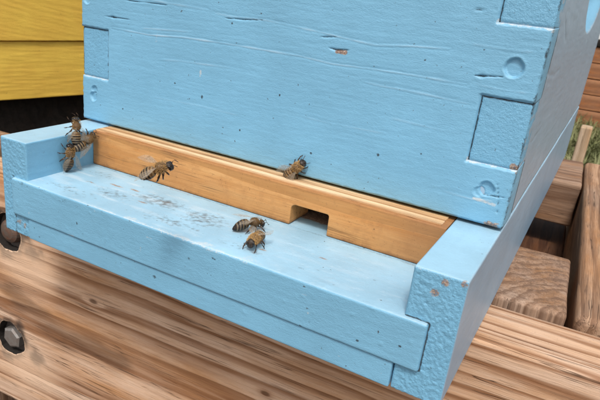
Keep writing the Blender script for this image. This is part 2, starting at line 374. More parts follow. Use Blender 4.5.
def bolt(hx, hz, mat, wmat, spin, round_head=False, tilt=0):
    bm = bmesh.new()
    rad = .82
    prof = [(rad, .0), (rad, .5), (rad * .80, .60), (0.0, .61)] if not round_head else [(.86, 0), (.84, .2), (.74, .42), (.5, .56), (.22, .62), (0, .63)]
    n = 6 if not round_head else 24
    rings = []
    for q, (rr, y) in enumerate(prof):
        if rr == 0: rings.append([bm.verts.new((0, -y * S, 0))]); continue
        if not round_head and q >= 2:
            nn = 24
        rings.append([bm.verts.new((math.cos(spin + i * 2 * math.pi / n) * rr * S, -y * S, math.sin(spin + i * 2 * math.pi / n) * rr * S)) for i in range(n)])
    for a, b in zip(rings, rings[1:]):
        for i in range(n):
            if len(b) == 1: bm.faces.new((a[i], a[(i + 1) % n], b[0]))
            else: bm.faces.new((a[i], a[(i + 1) % n], b[(i + 1) % n], b[i]))
    bm.faces.new(rings[0]); bmesh.ops.recalc_face_normals(bm, faces=bm.faces)
    me = bpy.data.meshes.new("bolt"); bm.to_mesh(me); bm.free(); me.materials.append(mat)
    o = bpy.data.objects.new("bolt", me); COL.objects.link(o); o.parent = stand; o.location = Vector((hx, .62, hz)) * S; o.rotation_euler = (R(tilt), 0, 0)
    bm = bmesh.new()
    bmesh.ops.create_cone(bm, segments=36, radius1=1.24 * S, radius2=1.20 * S, depth=.16 * S, cap_ends=True, matrix=Matrix.Translation((0, .09 * S, 0)) @ Matrix.Rotation(R(90), 4, 'X'))
    me = bpy.data.meshes.new("washer"); bm.to_mesh(me); bm.free(); me.materials.append(wmat)
    ww = bpy.data.objects.new("washer", me); COL.objects.link(ww); ww.parent = o
    return o
b1 = bolt(holes[0][0] - .05, holes[0][1] - .04, M['rusty'], M['zinc_dark'], .2, True); b1['label'] = "rusty round bolt head close under the hive"
b2 = bolt(holes[1][0] - .05, holes[1][1] - .04, M['zinc'], M['zinc_dark'], .35); b2['label'] = "grey hexagonal bolt head in a counterbored hole"

def lump(seed, a=.06, b=.03, f=1.2):
    return lambda face, P: a * noise(P[..., 0] * .35, P[..., 1] * .35, P[..., 2] * .35, seed) + b * fbm(P[..., 0] * f, P[..., 1] * f, P[..., 2] * f, seed + 3)
def endgrain(seed):
    def f(face, P):
        x, y, z = P[..., 0], P[..., 1], P[..., 2]
        h = .05 * noise(x * .4, y * .4, z * .4, seed)
        if face == '+z':
            rr = np.hypot(x - 22 + 25, y + 2) + .5 * noise(x * .5, y * .5, 0, seed)
            h = h + .02 * fbm(x * 2.5, y * 2.5, 0, seed + 1) - .02 * sstep(.1, 0, np.abs(noise(x * .6, y * .9, 3, seed + 9))) 
        return h
    return f
# the posts and joists behind the front beam (stand space: x - 25, y - 0.35)
def part(name, lo, hi, mat, r=.4, d=(.8, .8, .8), disp=None, label=None):
    o = board(name, lo, hi, mat, stand, r, d, disp)
    if label: o['label'] = label
    return o
part("corner_post", (-7.6, 4.65, 0.0), (1.35, 12.3, ZT + .05), M['post'], .22, (.16, .16, 2), endgrain(40), "sawn post top showing its growth rings")
part("corner_post", (-47, 4.2, 0.0), (-38.2, 8.9, ZT - .25), M['post'], .4, (.6, .6, 2), endgrain(47))
part("side_joist", (1.75, 4.7, ZT - 13.5), (12.5, 39.0, ZT + .15), M['joist'], .38, (.4, .4, .6), lump(50, .05, .02, .7))
part("side_joist", (-62, 9.2, ZT - 13.5), (-52, 39, ZT - .1), M['joist'], .5, (1, 2, 1), lump(52))
part("cross_beam", (-51.8, 30.2, ZT - 3.8), (1.6, 39.2, ZT - .02), M['cross'], .18, (.6, .5, .5), lump(54, .1, .05, .8))
part("lower_plank", (-9.5, 12.5, ZT - 9.4), (1.71, 44, ZT - 6), M['lower'], .3, (.6, .8, .6), lump(56))
part("corner_post", (3, 30, 0), (11.8, 38.8, ZT - 13.6), M['post'], .4, (2, 2, 3))

# ------------------------------------------------------------------ blue hive stand board (bottom board)
W0, RW, YR, ZL, D = 22.9, 1.84, -5.34, -1.91, 40.39
ZB = -4.96
base = thing("hive_bottom_board", "blue bottom board with a weathered landing board, under the blue hive box", "bottom board", (W0 / 2, 15, ZB))
BO = np.array((W0 / 2, 15, ZB))
def paintpart(name, lo, hi, mat, parent, off, r, d, disp, wear=None, arrs=None, special=None):
    A = arrs or [bevel_arr(lo[i], hi[i], r, d[i]) for i in range(3)]
    V, F, Wr = box_relief(lo, hi, *A, r, disp, wear)
    c = (np.array(lo) + np.array(hi)) / 2
    o = mesh_obj(name, V, F, mat, parent, True, Wr, c)
    if special:                                               # other paint on some faces, with lit tops and side sheen in its colour
        for mt in special.values():
            if mt.name not in o.data.materials: o.data.materials.append(mt)
        ids = np.concatenate([np.full(n, o.data.materials.find(special[f].name) if f in special else 0) for f, n in FACE_MAT])
        o.data.polygons.foreach_set("material_index", ids.astype(np.int32))
    return at(o, *(c - off))
def rail_disp(seed):
    def f(face, P):
        x, y, z = P[..., 0], P[..., 1], P[..., 2]
        if face == '-y':                                    # stippled end grain
            n = fbm(x * 11.5, 0, z * 11.5, seed, 2); e = np.minimum(np.minimum(x - x.min(), x.max() - x), z.max() - z)
            return .026 * np.sign(n) * np.abs(n)**.9 * sstep(0, .2, e)
        return .008 * fbm(x * 5, y * .5, z * 5, seed + 2) + .012 * noise(x * .7, y * .35, z * .7, seed + 3)
    return f
def rail_wear(side):
    def f(face, P):
        x, y, z = P[..., 0], P[..., 1], P[..., 2]; Wr = np.zeros(P.shape)
        n = fbm(x * 4, y * 4, z * 4, 70 + side)
        if side == 1 and face in ('-y', '+x', '+z'):
            for cx, cz, rr in ((22.15, -.28, .16), (21.9, -.72, .17), (22.75, -.10, .14)):
                Wr[..., 2] = np.maximum(Wr[..., 2], sstep(rr + .1, rr * .4, np.sqrt((x - cx)**2 + (z - cz)**2 + ((y - YR) * .8)**2) + .07 * n) * .8)
        ed = np.maximum(np.abs(x - (0 if side == 0 else W0)), np.abs(z))
        if face in ('+z',) : Wr[..., 1] = sstep(.28, .02, np.minimum(np.abs(y - YR), np.abs(x - (W0 if side else RW))) + .18 * n) * .45
        if face in ('+x', '-y'): Wr[..., 1] = np.maximum(Wr[..., 1], sstep(.20, .0, np.abs(z) + .14 * n) * .5)
        if side == 1 and face == '-y':
            e = np.maximum(np.maximum(x - 21.98, 0), np.maximum(z - ZL, 0) + np.maximum(-3.84 - z, 0))
            Wr[..., 0] = sstep(.10, .0, np.abs(np.hypot(np.maximum(x - 21.94, 0), np.maximum(np.maximum(z - ZL, -3.84 - z), 0))) + .05 * n) * 1.2
        if side == 0 and face == '-y':
            Wr[..., 2] = np.maximum(Wr[..., 2], sstep(.35, 0, np.abs(x - 1.2) * .5 + np.abs(z + 4.3) * .5 + .4 * n) * .7)
            Wr[..., 0] = np.maximum(Wr[..., 0], sstep(.18, 0, np.abs(x - .86) + .12 * n) * .65 * (z < ZL + .1))
        return Wr
    return f
ysr = np.unique(np.round(np.concatenate([[YR, YR + .03, YR + .06], steps(YR + .08, 1, .11), steps(1, D - .2, .5), [D - .1, D]]), 4))
for side, (xa, xb) in enumerate(((0, RW), (W0 - RW, W0))):
    o = paintpart("side_rail", (xa, YR, ZB), (xb, D, 0), M['blue_rough'], base, BO, .08, None, rail_disp(60 + side), rail_wear(side),
              [bevel_arr(xa, xb, .08, .035), ysr, bevel_arr(ZB, 0, .08, .04)], {'+z': M['blue_floor'], '+x': M['blue_rail_side'] if side else M['blue'], '-x': M['blue']})
# landing board: floor of the hive running out past the rails
def floor_disp(face, P):
    x, y, z = P[..., 0], P[..., 1], P[..., 2]
    h = .004 * fbm(x * .7, y * 6, z * 6, 81) + .004 * fbm(x * 7, y * 7, z * 7, 82)
    if face == '-y':
        b = noise(x * 2.2, 0, z * 2.2, 84); h = h + .03 * sstep(.86, .98, noise(x * 4, 0, z * 4, 84))
    if face == '+z': h = h + .02 * sstep(.88, .98, noise(x * 3.5, y * 3.5, 1, 86)) - .012 * sstep(-5.1, -5.5, y)
    return h
def floor_wear_and_shade(face, P):
    x, y, z = P[..., 0], P[..., 1], P[..., 2]; Wr = np.zeros(P.shape); ch = np.zeros(x.shape)
    if face == '+z':
        n = fbm(x * 1.5, y * 2.5, 0, 90); n2 = fbm(x * 4, y * 9, 0, 91); n3 = noise(x * 8, y * 10, 0, 95)
        Wr[..., 1] = sstep(.55, .0, (y - (-5.5)) + .45 * n) * (.22 + .45 * sstep(3, 8, x) * sstep(17.5, 13.5, x)) + .25 * sstep(.1, .7, n) * sstep(12, 5, x)
        for cx, cy, sx, sy, a in ((8.3, -2.9, 2.2, .8, .74), (11.0, -3.2, 1.5, 1.1, .78), (10, -4.5, 2.6, .6, .56), (6.0, -3.7, 1.9, .7, .55), (4.5, -4.7, 3, .6, .45), (3.5, -2.0, 1.5, .6, .42), (14, -4.6, 2, .5, .42)):
            g = np.exp(-((x - cx) / sx)**2 - ((y - cy) / sy)**2)
            Wr[..., 0] = np.maximum(Wr[..., 0], g * (a + .10 + .5 * n2 + .5 * n3))
        for cx, cy, sx, sy in ((5.2, -2.75, .75, .13), (6.3, -2.6, .5, .12), (7.6, -3.55, .45, .12), (4.0, -3.3, .5, .1), (14.6, -4.2, .3, .12), (16.9, -3.2, .35, .1)):
            Wr[..., 2] = np.maximum(Wr[..., 2], np.exp(-((x - cx) / sx)**2 - ((y - cy - .1 * n) / sy)**2) * .85)
        for cx, cy, rr in ((16.6, -4.6, .14), (17.2, -4.3, .12), (18.2, -5.0, .10), (19.3, -3.6, .10), (15.9, -2.7, .08), (9.0, -4.9, .12), (18.9, -2.4, .08)):
            Wr[..., 0] = np.maximum(Wr[..., 0], sstep(rr * 1.6, rr * .4, np.hypot(x - cx, (y - cy) * 1.6) + .05 * n2) * .8)
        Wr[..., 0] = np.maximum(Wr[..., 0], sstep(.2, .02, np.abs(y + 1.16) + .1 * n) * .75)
        Wr[..., 2] = np.maximum(Wr[..., 2], sstep(-.1, .5, y + .3 * n) * 1.3)       # bare wood inside the hive, its brown also put in to darken the notch
        ch = sstep(.05, .7, fbm(x * .7, y * 3.5, 0, 98)) * (.16 + .34 * sstep(14, 4, x)) + .2 * sstep(.3, .7, n2)
    if face == '-y':
        n = fbm(x * 3, 0, z * 3, 92)
        Wr[..., 1] = sstep(.22, .0, (ZL - z) + .16 * n) * (.18 + .45 * sstep(8, 11, x) * sstep(17, 14, x))
        Wr[..., 0] = sstep(.3, .6, noise(x * 3, 1, z * 5, 93)) * sstep(1.2, .1, ZL - z) * sstep(11.5, 8, x) * .55
        b = noise(x * 2.6, 5, z * 2.6, 94); Wr[..., 0] = np.maximum(Wr[..., 0], sstep(.84, .93, b) * .8)
        Wr[..., 1] = np.maximum(Wr[..., 1], sstep(.87, .95, noise(x * 2.9, 8, z * 2.9, 97)) * .7)
    return np.concatenate([Wr, 1 - np.clip(ch, 0, .8)[..., None]], -1)
ysf = np.unique(np.round(np.concatenate([[-5.53, -5.50, -5.46], steps(-5.43, 0, .06), steps(0.4, 38, 1), [38.05, 38.1]]), 4))
paintpart("landing_board", (.87, -5.53, -3.84), (21.94, 38.1, ZL), M['blue'], base, BO, .10, None, floor_disp, floor_wear_and_shade, [bevel_arr(.87, 21.94, .1, .07), ysf, bevel_arr(-3.84, ZL, .1, .06)], {'+z': M['blue_floor']})['label'] = "weathered landing board with dark scuffs, its pale top painted as lit"
paintpart("front_cleat", (1.88, -5.43, ZB + .02), (21.02, -3.6, -3.865), M['blue'], base, BO, .06, None, floor_disp, floor_wear_and_shade, [bevel_arr(1.88, 21.02, .06, .09), bevel_arr(-5.43, -3.6, .06, .4), bevel_arr(ZB + .02, -3.865, .06, .07)])
paintpart("rear_cleat", (1.88, 38.15, ZB + .02), (21.02, 40.2, -.02), M['blue'], base, BO, .06, (.6, .6, .6), None)

# ------------------------------------------------------------------ entrance reducer
red = None
def make_reducer():
    x0, x1, yf, yb, z0, z1 = 1.87, 21.03, -1.06, .84, ZL + .015, -.05
    n0, n1, nz = 14.15, 16.02, -.90
    prof = [(x0, z0)]
    for a in range(0, 91, 30): pass
    prof = [(x0, z0), (n0 - .05, z0), (n0, z0 + .05)]
    for a in range(0, 91, 15):                                    # rounded upper corners of the notch
        prof.append((n0 + .22 - .22 * math.cos(R(a)), nz - .22 + .22 * math.sin(R(a))))
    for a in range(0, 91, 15):
        prof.append((n1 - .10 + .10 * math.sin(R(a)), nz - .10 + .10 * math.cos(R(a))))
    prof += [(n1, z0 + .05), (n1 + .05, z0), (x1, z0)]
    top = [(x1, z1), (x0, z1)]
    bm = bmesh.new()
    # front face sliced into columns so that edges can wobble a little
    def loop(y, dz): return [bm.verts.new(Vector((x, y, z + (dz if z > -.5 else 0))) * S) for x, z in prof + top]
    a = loop(yf, -.0); b = loop(yb, 0)
    bm.faces.new(a); bm.faces.new(list(reversed(b)))
    for i in range(len(a)):
        j = (i + 1) % len(a); bm.faces.new((a[j], a[i], b[i], b[j]))
    bmesh.ops.recalc_face_normals(bm, faces=bm.faces)
    # groove along the top: a narrow lower lip on the front edge
    ed = [e for e in bm.edges if abs(e.verts[0].co.y - yf * S) < 1e-6 and abs(e.verts[1].co.y - yf * S) < 1e-6]
    bmesh.ops.bevel(bm, geom=ed, offset=.045 * S, segments=2, affect='EDGES', profile=.6)
    bmesh.ops.triangulate(bm, faces=[f for f in bm.faces if len(f.verts) > 4])
    off = Vector(((x0 + x1) / 2, -.1, ZL)) * S
    for v in bm.verts: v.co -= off
    me = bpy.data.meshes.new("entrance_reducer"); bm.to_mesh(me); bm.free(); me.materials.append(M['reducer'])
    o = bpy.data.objects.new("entrance_reducer", me); COL.objects.link(o); o.location = off
    tag(o, "bare honey coloured wooden entrance strip with one notch, lying on the landing board", "entrance reducer")
    # raised strip on its top, paler than the front
    def d(face, P): return .012 * fbm(P[..., 0] * .8, P[..., 1] * 8, P[..., 2] * 8, 101)
    V, F, Wr = box_relief((x0 + .02, -.90, z1 - .05), (x1 - .25, .3, z1 + .055), bevel_arr(x0 + .02, x1 - .25, .03, .2), bevel_arr(-.90, .3, .03, .12), bevel_arr(z1 - .05, z1 + .055, .03, .04), .03, d)
    mesh_obj("top_strip", V, F, M['pale_strip'], o, True, Wr, np.array(off) / S)
    return o
red = make_reducer()

# ------------------------------------------------------------------ hive box
hive = thing("hive_box", "light blue wooden hive box with finger joints, standing on the blue bottom board", "beehive", (W0 / 2, D / 2, 0))
HO = np.array((W0 / 2, D / 2, 0))
Z0, ZH = .14, 24.4
FW = 1.88
bands = [(2.54, 5.11), (7.75, 10.3), (12.9, 15.5), (18.1, 20.7)]      # where the side boards' fingers reach the front
ridges = [([(2.2, 5.28), (4.76, 5.24), (6.94, 5.40), (9.66, 5.44), (13.2, 5.43), (14.75, 5.33), (16.55, 5.39), (18.24, 5.42), (20.4, 5.40)], .030, .045),
          ([(11.81, 6.66), (13.05, 6.60), (14.11, 6.53), (15.5, 6.41), (16.52, 6.34), (17.95, 6.5), (19.51, 6.6)], .024, .05),
          ([(16.2, 4.83), (17.09, 4.79), (18.89, 4.78), (19.9, 4.73), (20.8, 4.70)], .022, .045),
          ([(4.2, 5.50), (5.07, 5.57), (7.34, 5.71)], .016, .05), ([(5.3, 4.12), (5.76, 4.17), (6.7, 4.26), (9.36, 4.37), (11, 4.36)], .016, .05),
          ([(8.5, 6.72), (9.4, 6.66), (11.3, 6.70), (12.2, 6.66)], .018, .05), ([(3, 6.95), (5.8, 6.86), (8.2, 6.80)], .016, .06),
          ([(12.5, 2.9), (15, 2.82), (17.6, 2.9)], .010, .06), ([(5, 2.2), (8, 2.3), (10.5, 2.25)], .010, .06), ([(17.5, 3.6), (19.8, 3.5), (20.8, 3.55)], .010, .05),
          ([(20.2, 6.9), (21.6, 6.85), (22.5, 6.9)], .012, .05), ([(20.6, 5.5), (21.6, 5.42), (22.6, 5.46)], .014, .05), ([(20.3, 1.1), (21.5, 1.05), (22.4, 1.2)], .018, .06)]
cracks = [([(4.71, 6.75), (5.78, 6.76)], .05), ([(9.17, 6.55), (10.2, 6.60), (11.14, 6.69)], .045), ([(14.04, 6.34), (14.73, 6.43)], .05), ([(14.55, 5.96), (14.85, 5.92), (15.39, 5.99)], .085),
          ([(1.65, 5.80), (2.35, 5.80), (3.43, 5.83)], .05), ([(2.10, 5.81), (2.45, 5.81)], .12), ([(2.89, 6.70), (4.71, 6.75)], .035), ([(19.95, 8.08), (20.89, 8.16)], .035),
          ([(20.6, 5.78), (20.99, 5.82), (21.62, 5.89)], .05), ([(20.74, 5.79), (21.0, 5.81)], .12), ([(.3, 6.55), (.8, 6.8), (1.4, 7.3)], .06), ([(21.75, 1.32), (22.7, 1.42)], .05), ([(22.3, 2.0), (22.5, 1.3), (22.6, .6)], .03)]
dents = [(21.93, 6.26, .36, .13), (21.99, 1.60, .30, .12), (21.72, 1.42, .22, .05), (.92, 1.88, .20, .10), (.84, 1.48, .24, .12), (.45, 6.5, .22, .08)]
def notch_dist(u, v):                     # distance from a point of the board to its outline
    d = np.minimum(np.minimum(u, W0 - u), np.minimum(v - Z0, ZH - v))
    for a, b in bands:
        for s in (0, 1):
            dx = (u - FW) if s == 0 else (W0 - FW - u)
            dz = np.maximum(np.maximum(a - v, v - b), 0)
            d = np.minimum(d, np.hypot(np.maximum(dx, 0), dz))
    return d
def front_h(u, v):
    uw = u * .9; gr = v + .12 * noise(u * .12, v * .3, 0, 111)
    h = .0035 * fbm(uw * .35, gr * 4, 0, 112) + .0028 * noise(u * .9, v * 11, 0, 113) + .0035 * fbm(u * 4, v * 9, 0, 114)
    for pts, a, wd in ridges:
        d, t = segdist(u, gr * 0 + v, pts); d = d + .02 * noise(u * 1.5, v * 2, 0, 115); wd = wd * .8
        h = h + .5 * a * np.exp(-(d / wd)**2) * sstep(0, .12, t) * sstep(1, .88, t) * (.7 + .4 * noise(u * .8, 0, 0, 116)) - a * .35 * np.exp(-((d - wd * 1.6) / wd)**2)
    for pts, wd in cracks:
        d, t = segdist(u, v, pts); ww = wd * (.35 + .65 * np.sin(np.clip(t, .02, .98) * np.pi))
        h = h - .06 * np.exp(-(d / (ww * .5))**2) + .004 * np.exp(-((d - ww * 2.2) / (ww * .9))**2)
    for cx, cz, rr, dp in dents:
        d = np.hypot(u - cx, v - cz) + .03 * noise(u * 5, v * 5, 0, 117)
        h = h - dp * sstep(rr * 1.05, rr * .82, d) + .012 * np.exp(-((d - rr * 1.12) / (rr * .13))**2)
    e = notch_dist(u, v) + .02 * noise(u * 6, v * 6, 0, 118)
    h = h - .09 * (1 - sstep(0, .11, e))**2
    return h
def front_wear(u, v):
    Wr = np.zeros(u.shape + (3,)); n = fbm(u * 4, v * 4, 0, 120)
    for pts, wd in cracks:
        d, t = segdist(u, v, pts); ww = wd * (.3 + .7 * np.sin(np.clip(t, .02, .98) * np.pi)); Wr[..., 0] = np.maximum(Wr[..., 0], sstep(ww * .8, ww * .15, d) * .8)
    for cx, cz, rr in ((6.44, 3.14, .09), (8.13, 2.75, .12), (10.46, 1.58, .08), (18.64, 6.06, .07), (17.41, 1.94, .10), (9.57, 6.38, .06), (20.75, 6.75, .06), (3.0, 1.2, .07), (12.4, 3.6, .06), (14.3, 1.3, .09), (19.2, 2.4, .07)):
        d = np.hypot(u - cx, v - cz) + .04 * n; Wr[..., 0] = np.maximum(Wr[..., 0], sstep(rr * 1.2, rr * .5, d) * .9)
    d, _ = segdist(u, v, [(14.9, 5.87), (15.3, 5.88)]); Wr[..., 2] = sstep(.14, .04, d + .04 * n)
    d, _ = segdist(u, v, [(5.15, 5.0), (5.2, 5.35)]); Wr[..., 1] = np.maximum(Wr[..., 1], sstep(.16, .04, d + .05 * n) * .55)
    d, _ = segdist(u, v, [(7.95, 3.72), (7.98, 4.0)]); Wr[..., 1] = np.maximum(Wr[..., 1], sstep(.1, .03, d + .04 * n) * .7)
    d, _ = segdist(u, v, [(21.6, 1.12), (22.4, 1.05)]); Wr[..., 1] = np.maximum(Wr[..., 1], sstep(.16, .03, d + .06 * n) * .8)
    e = notch_dist(u, v)
    up = np.zeros(u.shape)
    for a, b in bands: up = np.maximum(up, (np.abs(v - a) < .16) * ((u < FW + .1) | (u > W0 - FW - .1)))
    Wr[..., 1] = np.maximum(Wr[..., 1], up * sstep(.13, .0, e + .05 * n) * .75)  # upward ledges of the joints painted pale as lit from above
    Wr[..., 1] = np.maximum(Wr[..., 1], sstep(.12, .02, v - Z0 + .08 * n) * .35)
    Wr[..., 2] = np.maximum(Wr[..., 2], sstep(.45, .1, np.hypot(u - 22.45, v - .12) + .2 * n) * .9)
    Wr[..., 0] = np.maximum(Wr[..., 0], sstep(.10, .0, W0 - u + .12 * fbm(u * 3, v * 5, 0, 122)) * .7)
    lit_ridge = np.zeros(u.shape)                                  # pale lines along the raised grain paint in its lit tops
    for pts, a_, wd in ridges:
        d, t = segdist(u, v, pts); d = d + .02 * noise(u * 1.5, v * 2, 0, 115)
        lit_ridge = np.maximum(lit_ridge, np.exp(-(d / .026)**2) * sstep(0, .12, t) * sstep(1, .88, t) * np.clip(.5 + .6 * noise(u * 1.1, v, 0, 126), 0, 1) * a_ / .03)
    return np.concatenate([Wr, 1 - np.clip(lit_ridge, 0, 1)[..., None] * .55], -1)
def not_finger(u, v):
    k = np.ones(u.shape, bool)
    for a, b in bands: k &= ~((v > a) & (v < b) & ((u < FW) | (u > W0 - FW)))
    return k
us = np.unique(np.round(np.concatenate([steps(0, FW, .047), steps(FW, W0 - FW, .048), steps(W0 - FW, W0, .047)]), 4))
vs = np.unique(np.round(np.concatenate([steps(Z0, 2.54, .04), steps(2.54, 5.11, .036), steps(5.11, 7.75, .032), steps(7.75, 10.3, .06)] + [steps(a, b, .4) for a, b in ((10.3, 12.9), (12.9, 15.5), (15.5, 18.1), (18.1, 20.7), (20.7, ZH))]), 4))
to_front = lambda u, v, h: np.stack([u, -h, v], -1)
V, F, Wr = panel(us, vs, to_front, front_h, not_finger, 1.9, front_wear)
at(mesh_obj("front_board", V, F, M['blue'], hive, True, Wr, HO), 0, 0, 0)
# finger ends of the side boards: rough end grain, set back a little
def finger_h(seed, a, b, left):
    def h(u, v):
        e = np.minimum(np.minimum(v - a, b - v), (FW - u) if left else (u - (W0 - FW)))
        n = fbm(u * 8, v * 11, 0, seed, 2)
        return -.10 + .012 * n - .05 * sstep(.08, 0, e) - .06 * sstep(.12, 0, (u if left else W0 - u))
    return h
def finger_w(a, b, left, seed):
    def f(u, v):
        Wr = np.zeros(u.shape + (3,)); n = fbm(u * 4, v * 6, 0, seed)
        gap = np.minimum((FW - u) if left else (u - (W0 - FW)), b - v)
        Wr[..., 0] = sstep(.11, .0, gap + .03 * n) * 1.3
        Wr[..., 1] = sstep(.12, .02, v - a + .06 * n) * .6  # lower ledge of the finger painted pale for the light on it
        Wr[..., 0] = np.maximum(Wr[..., 0], sstep(.14, .0, (u if left else W0 - u) + .15 * fbm(u * 3, v * 4, 0, seed + 2)) * .75)
        if not left and a < 3: Wr[..., 2] = sstep(.3, .05, np.hypot(u - 22.75, v - 2.6) + .15 * n) * .9
        return Wr
    return f
for i, (a, b) in enumerate(bands):
    for left in (True, False):
        fine = .047 if i < 2 else .3
        fu = steps(.0, FW, fine) if left else steps(W0 - FW, W0 - .01, fine)
        V, F, Wr = panel(fu, steps(a, b, fine), to_front, finger_h(130 + i * 2 + left, a, b, left), None, 1.8, finger_w(a, b, left, 140 + i * 2 + left))
        mesh_obj("joint_finger", V, F, M['blue_rough'], hive, True, Wr, HO)
# side boards: the right one with its hand hold
def in_bands(v):
    k = np.zeros(v.shape)
    for a, b in bands: k = np.maximum(k, (v > a) & (v < b))
    return k
def side_h(u, v):
    h = .008 * fbm(u * .5, v * 6, 0, 150) + .006 * fbm(u * 3, v * 3, 0, 151) + .01 * noise(u * .3, v * .6, 0, 152)
    for pts in ([(.9, 6.1), (2.2, 6.0), (5, 5.75), (7, 5.85)], [(.6, 3.5), (3, 3.2), (6, 3.35)], [(3, 8.2), (6, 7.2), (8, 6.9)]):
        d, t = segdist(u, v, pts); h = h - .02 * np.exp(-((d + .05 * noise(u * 2, v * 2, 0, 153)) / .05)**2)
    q = np.sqrt(((u - 21.0) / 7.2)**2 + ((v - 10.2) / 3.0)**2)
    h = h - 1.0 * sstep(1.02, .80, q)
    h = h - .08 * np.exp(-((u - 2.06 + .03 * noise(u, v * 4, 0, 154)) / .04)**2) * (1 - in_bands(v))
    e = np.minimum(u - .14, v - Z0); return h - .10 * (1 - sstep(0, .12, e))**2
def side_w(u, v):
    Wr = np.zeros(u.shape + (3,)); n = fbm(u * 3, v * 3, 0, 155)
    for pts in ([(.9, 6.1), (2.2, 6.0), (5, 5.75), (7, 5.85)],):
        d, t = segdist(u, v, pts); Wr[..., 0] = sstep(.06, 0, d + .04 * n) * .5
    Wr[..., 0] = np.maximum(Wr[..., 0], sstep(.30, .1, np.hypot(u - 14, (v - 5.6)) + .2 * n) * .5)
    Wr[..., 1] = sstep(.35, .05, u + .3 * n) * .25
    Wr[..., 0] = np.maximum(Wr[..., 0], sstep(.2, .08, np.abs(u - 2.06 + .03 * noise(u, v * 4, 0, 154))) * 1.3 * (1 - in_bands(v)))
    return Wr
su = np.unique(np.round(np.concatenate([steps(.14, 2.3, .036), steps(2.3, 6, .07), steps(6, D - .1, .16)]), 4)); sv = np.unique(np.round(np.concatenate([steps(Z0, 10.5, .085), steps(10.5, ZH, .25)]), 4))
V, F, Wr = panel(su, sv, lambda u, v, h: np.stack([np.full(u.shape, W0 - .014) + h, u, v], -1), side_h, None, 1.85, side_w)
sb = mesh_obj("side_board", V, F, M['blue_side'], hive, True, Wr, HO)
sb.data.materials.append(M['blue'])                         # the hand hold has the plain blue, without the painted sky sheen
pc = (V[F].mean(1) - 0); hq = np.hypot((pc[:, 1] - 21.0) / 7.2, (pc[:, 2] - 10.2) / 3.0) + .02 * noise(pc[:, 1] * 2, pc[:, 2] * 2, 0, 158)
sb.data.polygons.foreach_set("material_index", (hq < 1.0).astype(np.int32))
board("side_board", (0.005, .2, Z0), (1.85, D - .1, ZH), M['blue'], hive, .08, (1, 1, 1), lambda f, P: .02 * fbm(P[..., 0], P[..., 1] * .2, P[..., 2] * 2, 160), None).location = Vector((-W0 / 2 + .93, .05, (Z0 + ZH) / 2)) * S
board("back_board", (1.9, D - 1.95, Z0), (W0 - 1.9, D - .02, ZH), M['blue'], hive, .08, (1, 1, 1)).location = Vector((0, D / 2 - .985, (Z0 + ZH) / 2)) * S
lid = thing("flat_cover", "light blue flat wooden cover on top of the blue hive box", "cover", (W0 / 2, D / 2, ZH))
board("lid_board", (-12.6, -21.6, .0), (12.6, 21.6, 1.9), M['blue'], lid, .12, (1, 1, .5))

# ------------------------------------------------------------------ yellow hive behind
YH = thing("yellow_hive", "yellow painted hive of two stacked wooden boxes behind the left end of the blue hive", "beehive", (-25.0, 13.4, -5.0), -R(14))
def yb(lo, hi, seed, diag):
    def d(face, P):
        x, y, z = P[..., 0], P[..., 1], P[..., 2]
        g = z + diag * y
        return .010 * fbm(x * .3, y * .22, g * 2.6, seed) + .012 * noise(x, y * .6, g * 8, seed + 3)
    return d
def ybox(z0, z1, out, seed, diag, shell):
    o = mesh_obj(shell, [(0, 0, 0), (0, 0, .01), (0, .01, 0)], [(0, 1, 2)], M['yellow'], YH)
    bpy.data.objects.remove(o)
    board("side_board", (-2 + out, -14, z0), (out, 34, z1), M['yellow'], YH, .09, (.5, .18, .09), yb(0, 0, seed, diag))
    board("side_board", (-38 - out, -14, z0), (-36 - out, 34, z1), M['yellow'], YH, .09, (1, 1, 1))
    for ya, yb_ in ((-14, -12), (32, 34)):
        board("end_board", (-35.95 - out, ya, z0), (-2.05 + out, yb_, z1), M['yellow'], YH, .09, (1, 1, 1))
ybox(.0, 5.55, 0, 170, .02, "lower_box")
ybox(5.62, 30.0, .22, 175, .22, "upper_box")
board("shade_board", (-37, -13, -9.5), (-1.2, 33, -.06), M['black'], YH, .1, (2, 2, 2))  # added black board in place of the shade below the yellow boxes
board("lid_board", (-39, -15, 30.05), (1.5, 35, 32), M['yellow'], YH, .1, (2, 2, 1))
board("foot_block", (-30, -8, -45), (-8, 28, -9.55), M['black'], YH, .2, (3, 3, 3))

# ------------------------------------------------------------------ far right: planks, stake, white hive, grass
pw = thing("plank_bed", "reddish brown garden bed of stacked planks behind the stand, beside the grass", "garden bed", (30, 300, GZ))
for i in range(6):
    zz = i * 7.3
    for yy, nm in ((0, "plank"), (60, "plank")):
        board(nm, (-75, yy, zz), (95, yy + 4, zz + 7.0), M['fence'], pw, .35, (3, 1.4, .7), lambda f, P, i=i, yy=yy: .12 * fbm(P[..., 0] * .05, P[..., 1], P[..., 2] * .8, 190 + i + yy))
for xx in (-79.2, 95.2):
    board("end_plank", (xx, 0, 0), (xx + 4, 64, 43.5), M['fence'], pw, .3, (1.5, 3, 3))
board("shade_cap_board", (-80, -1, 43.9), (100, 66, 46.8), M['black'], pw, .4, (6, 4, 1))  # coloured near black for the shadow gap under the white hive
wh = thing("white_hive", "white painted hive box standing on the plank bed, its top coloured near black for the shadow gap", "beehive", (38, 306, -3.1))
for lo, hi in (((-28, 0, 0), (28, 2, 26)), ((-28, 44, 0), (28, 46, 26)), ((-28, 2.05, 0), (-26, 43.95, 26)), ((26, 2.05, 0), (28, 43.95, 26))):
    board("hive_wall", lo, hi, M['white'], wh, .2, (4, 4, 4))
board("lid_board", (-29.5, -1.5, 26.05), (29.5, 47.5, 30), M['white'], wh, .3, (6, 6, 1))
st = board("wooden_stake", (23.0, 60, GZ - 1), (24.35, 62.2, -5.0), M['stake'], None, .2, (.4, .4, 2), lump(200))
